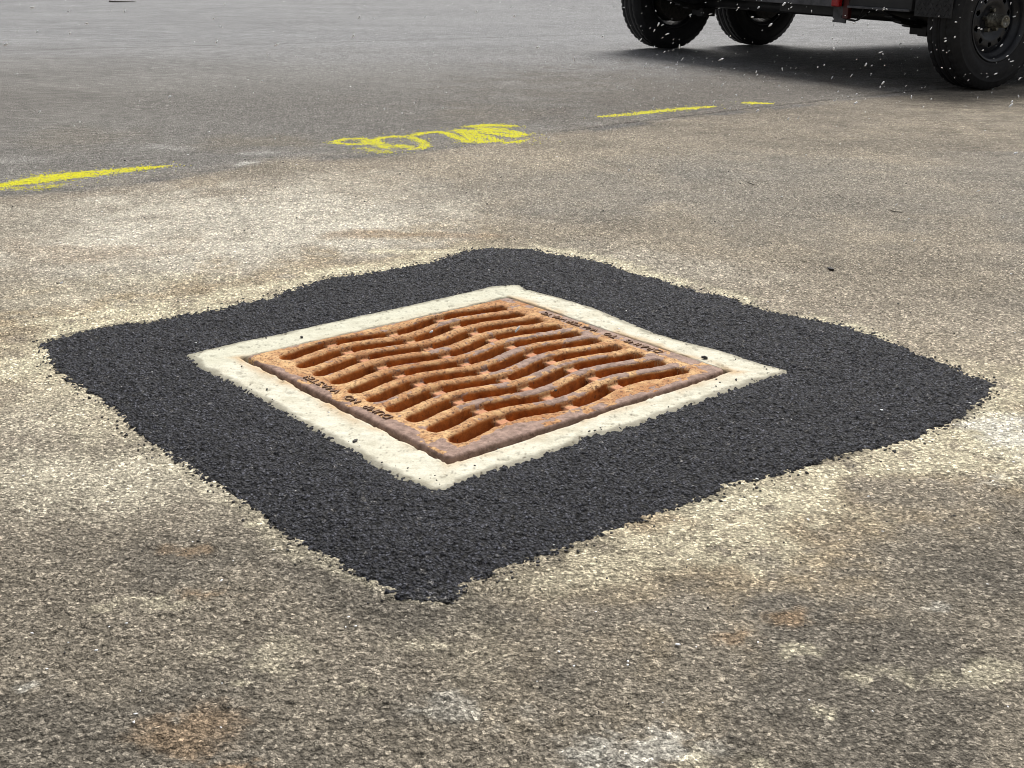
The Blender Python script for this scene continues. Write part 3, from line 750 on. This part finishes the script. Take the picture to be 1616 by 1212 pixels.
def lathe(name, prof, mat, parent, n=96, closed=False, mod=None):
    """profile of (radius, y); axis is local y; outer side is -y"""
    k_ = len(prof); V = []
    for i in range(n):
        a_ = 2*math.pi*i/n
        for j, (r_, y_) in enumerate(prof):
            if mod: r_, y_ = mod(i, j, r_, y_)
            V.append((r_*math.cos(a_), y_, r_*math.sin(a_)))
    F = []
    for i in range(n):
        for j in range(k_-1 if not closed else k_):
            F.append((i*k_+j, i*k_+(j+1) % k_, ((i+1) % n)*k_+(j+1) % k_, ((i+1) % n)*k_+j))
    me = mesh_np(name, V, F, True)
    return link(name, me, mat, parent)
TRD = .352; W2 = .103
def make_wheel():
    w = empty('wheel', (0, 0, 0), 0, TR)
    prof = [(.196,-.078),(.204,-.088),(.215,-.094),(.222,-.0965),(.226,-.0955),(.240,-.1015),(.262,-.1045),(.285,-.103),(.303,-.099),(.306,-.1005),(.309,-.0985),(.325,-.092),(.336,-.085),(.343,-.078)]
    tread = []
    for y0, y1 in ((-.078,-.047),(-.041,-.010),(-.004,.004),(.010,.041),(.047,.078)):
        tread += [(TRD-.008 if y0 != -.078 else .343, y0), (TRD-.001-abs(y0)*.05, y0+.001), (TRD-.001-abs(y1)*.05, y1-.001), (TRD-.008 if y1 != .078 else .343, y1)]
    prof = prof + tread[1:-1] + [(r_, -y_) for r_, y_ in prof[::-1]]
    n = 180
    def md(i, j, r_, y_):
        if r_ > .3425 and abs(y_) > .045 and i % 4 == 0: r_ -= .006
        if .326 > r_ > .30 and i % 4 < 2 and False: r_ += .002
        return r_, y_
    ty = lathe('tyre', prof, RUB, w, n, False, md)
    # steel rim barrel
    rp = [(.203,-.0965),(.207,-.0955),(.2075,-.092),(.199,-.088),(.194,-.084),(.189,-.070),(.186,-.052),(.172,-.046),(.168,-.030),(.166,.03),(.186,.055),(.193,.084),(.205,.093),
          (.203,.096),(.188,.086),(.181,.058),(.161,.032),(.162,-.032),(.167,-.048),(.182,-.055),(.186,-.072),(.191,-.086)]
    lathe('rim', rp, WHE, w, 128, True)
    # disc with oval hand holes
    n_, rr_ = 128, [.036,.05,.062,.075,.085,.094,.100,.106,.112,.118,.124,.130,.136,.142,.150,.158,.166]
    def dz(r_): return -.030-.018*smooth(.166, .125, r_)+.016*smooth(.105, .06, r_)
    V, F = [], []
    for i in range(n_):
        for r_ in rr_: a_ = 2*math.pi*i/n_; V.append((r_*math.cos(a_), float(dz(r_)), r_*math.sin(a_)))
    k_ = len(rr_)
    for i in range(n_):
        for j in range(k_-1):
            a_ = 2*math.pi*(i+.5)/n_; rm = (rr_[j]+rr_[j+1])/2
            ph = (a_*10/(2*math.pi)) % 1-.5
            if ((ph*2*math.pi/10*rm)/.014)**2+((rm-.124)/.0125)**2 < 1: continue
            F.append((i*k_+j, i*k_+j+1, ((i+1) % n_)*k_+j+1, ((i+1) % n_)*k_+j))
    d_ = link('wheel_disc', mesh_np('wheel_disc', V, F, True), WHE, w)
    so = d_.modifiers.new('thickness', 'SOLIDIFY'); so.thickness = .004
    # hub: flange, barrel and dust cap
    lathe('hub', [(.001,-.030),(.062,-.030),(.064,-.026),(.064,.02),(.001,.02)], HUBD, w, 40)
    lathe('dust_cap', [(.001,-.128),(.019,-.128),(.020,-.1305),(.029,-.132),(.0315,-.130),(.032,-.124),(.0325,-.075),(.036,-.072),(.0365,-.058),(.040,-.056),(.040,-.028)], HUBM, w, 40)
    for k2 in range(5):
        a_ = 2*math.pi*(k2+.3)/5; bm = bmesh.new()
        bmesh.ops.create_cone(bm, cap_ends=True, segments=6, radius1=.0125, radius2=.010, depth=.024)
        bmesh.ops.rotate(bm, verts=bm.verts, matrix=Matrix.Rotation(math.pi/2, 3, 'X'))
        bmesh.ops.translate(bm, verts=bm.verts, vec=(.054*math.cos(a_), -.043, .054*math.sin(a_)))
        bm_obj('lug_nut', bm, HUBM, w)
    return w
wheel = make_wheel()
def copy_tree(o, parent):
    c_ = o.copy(); COL.objects.link(c_); c_.parent = parent
    for ch in list(o.children): copy_tree(ch, c_)
    return c_
TRACK = 2.74; BASE = .825
kids = None
spots = [(0, 0, 0), (BASE, 0, 0), (0, TRACK, math.pi), (BASE, TRACK, math.pi)]
copies = [wheel]+[copy_tree(wheel, TR) for _ in range(3)]
for w, (a_, b_, rz) in zip(copies, spots):
    w.location = (a_, b_, .350); w.rotation_euler = (0, 0, rz)

def tbox(name, dims, mat, parent=TR, bevel=.004):
    bm = bmesh.new()
    for d in (dims if isinstance(dims[0], (tuple, list)) else [dims]): box(bm, *d)
    return bm_obj(name, bm, mat, parent, bevel)
def tube(bm, p0, p1, r, n=20):
    p0, p1 = Vector(p0), Vector(p1); d = (p1-p0)
    m_ = Matrix.Translation((p0+p1)/2) @ d.to_track_quat('Z', 'Y').to_matrix().to_4x4()
    bmesh.ops.create_cone(bm, cap_ends=True, segments=n, radius1=r, radius2=r, depth=d.length, matrix=m_)
Wd = TRACK
# axles with brake drums, leaf springs and u-bolt plates
for a_ in (0, BASE):
    bm = bmesh.new(); tube(bm, (a_, .11, .345), (a_, Wd-.11, .345), .040); bm_obj('axle', bm, BLK, TR, 0, True)
    for s in (.085, Wd-.085):
        bm = bmesh.new(); tube(bm, (a_, s-.035, .35), (a_, s+.035, .35), .158, 40); bm_obj('brake_drum', bm, HUBD, TR, .004, False)
    for s in (.40, Wd-.40):
        bm = bmesh.new()
        for q_ in range(4):
            l_ = .36-.07*q_; zz = .262+.012*q_
            prev = None
            for t in np.linspace(-1, 1, 9):
                x_ = a_+l_*t; z_ = .285+.07*(t*l_/.36)**2 - .009*q_ + .03
                cur = [bm.verts.new((x_, s+dy, z_+dz_)) for dy, dz_ in ((-.028,-.004),(.028,-.004),(.028,.004),(-.028,.004))]
                if prev:
                    for e in range(4): bm.faces.new((prev[e], prev[(e+1) % 4], cur[(e+1) % 4], cur[e]))
                else: bm.faces.new(cur[::-1])
                prev = cur
            bm.faces.new(prev)
        bm_obj('leaf_spring', bm, BLK, TR)
        tbox('spring_plate', (a_-.055, a_+.055, s-.065, s-.002, .244, .30), BLK); tbox('spring_plate', (a_-.045, a_+.045, s+.002, s+.065, .25, .295), BLK)
# chassis
for s in (.36, Wd-.42):
    tbox('frame_rail', (-.36, 3.35, s, s+.06, .395, .475), BLK)
for q_, a_ in enumerate((-.30, .42, 1.24, 1.9, 2.6, 3.28)):
    tbox('crossmember', (a_, a_+.05, .425, Wd-.425, .40, .47), BLK)
tbox('deck', (-.36, 3.40, .16, Wd-.16, .478, .53), WOOD)
tbox('rear_sill', (-.39, -.362, .155, .60, .392, .535), BLK, TR, .003); tbox('rear_sill', (-.39, -.362, 1.34, Wd-.155, .392, .535), BLK, TR, .003)
tbox('sill_lip', (-.405, -.391, .158, .598, .389, .401), GAL, TR, .002)
tbox('light_bar', (-.40, -.345, .705, 1.338, .3885, .50), GAL, TR, .003)
tbox('tail_light', (-.425, -.395, .645, .702, .392, .49), REDM, TR, .006)
tbox('light_post', (-.39, -.36, .603, .643, .33, .53), DKR, TR, .003)
# drop plate with a pin hole
bm = bmesh.new()
box(bm, -.33, -.322, .675, .775, .302, .39); box(bm, -.33, -.322, .675, .69, .30, .302)
bm_obj('drop_plate', bm, GAL, TR, .002)
bm = bmesh.new(); tube(bm, (-.335, .70, .335), (-.320, .70, .335), .008, 12); bm_obj('pin', bm, BLK, TR)
bm = bmesh.new(); tube(bm, (-.325, .69, .325), (-.325, .60, .318), .006, 8); tube(bm, (-.325, .60, .318), (-.325, .52, .36), .006, 8); tube(bm, (-.325, .58, .33), (-.37, .50, .40), .005, 8); bm_obj('brake_hose', bm, BLK, TR, 0, True)
tbox('rear_beam', (-.30, -.26, .80, 1.25, .335, .395), BLK)
# side walls
for s in (.155, Wd-.185):
    tbox('side_panel', (-.36, 3.40, s, s+.03, .538, .74), BLK)
tbox('front_panel', (3.37, 3.40, .19, Wd-.19, .538, .74), BLK)
# mudguards over each pair of wheels, of diamond plate
def mudguard(s0, s1):
    bm = bmesh.new(); t_ = .004
    prof = [(-.395, .372), (-.395, .62), (-.30, .74), (BASE+.30, .74), (BASE+.395, .62), (BASE+.395, .372)]
    for (xa, za), (xb, zb2) in zip(prof[:-1], prof[1:]):
        n_ = Vector((-(zb2-za), 0, xb-xa)).normalized()*t_
        a0 = [(xa, s0, za), (xb, s0, zb2), (xb, s1, zb2), (xa, s1, za)]
        vs = [bm.verts.new(p) for p in a0]+[bm.verts.new(Vector(p)+n_) for p in a0]
        for f in ((0,1,2,3),(7,6,5,4),(0,4,5,1),(1,5,6,2),(2,6,7,3),(3,7,4,0)): bm.faces.new([vs[i] for i in f])
    # raised diamond lugs on the upright ends
    for xq in (-.3995, BASE+.3995):
        sg_ = -1 if xq < 0 else 1
        for r_ in range(10):
            for c2 in range(int((s1-s0)/.028)):
                y_ = s0+.016+c2*.028+(.014 if r_ % 2 else 0); z_ = .385+r_*.024
                if y_ > s1-.012: continue
                tl2 = .7 if (r_+c2) % 2 else -.7
                bmesh.ops.create_icosphere(bm, subdivisions=1, radius=1, matrix=Matrix.Translation((xq, y_, z_)) @ Matrix.Rotation(tl2, 4, 'X') @ Matrix.Diagonal((.0022, .0028, .011, 1)))
    return bm_obj('mudguard', bm, PLATE, TR)
mudguard(-.115, .125); mudguard(Wd-.125, Wd+.115)
# drawbar and stand at the front
bm = bmesh.new(); tube(bm, (3.3, .5, .43), (4.6, Wd/2-.03, .43), .04, 8); tube(bm, (3.3, Wd-.5, .43), (4.6, Wd/2+.03, .43), .04, 8); bm_obj('drawbar', bm, BLK, TR)
bm = bmesh.new(); tube(bm, (4.4, Wd/2, .03), (4.4, Wd/2, .8), .03, 14); tube(bm, (4.4, Wd/2, .0), (4.4, Wd/2, .03), .09, 20); bm_obj('jack', bm, GAL, TR)
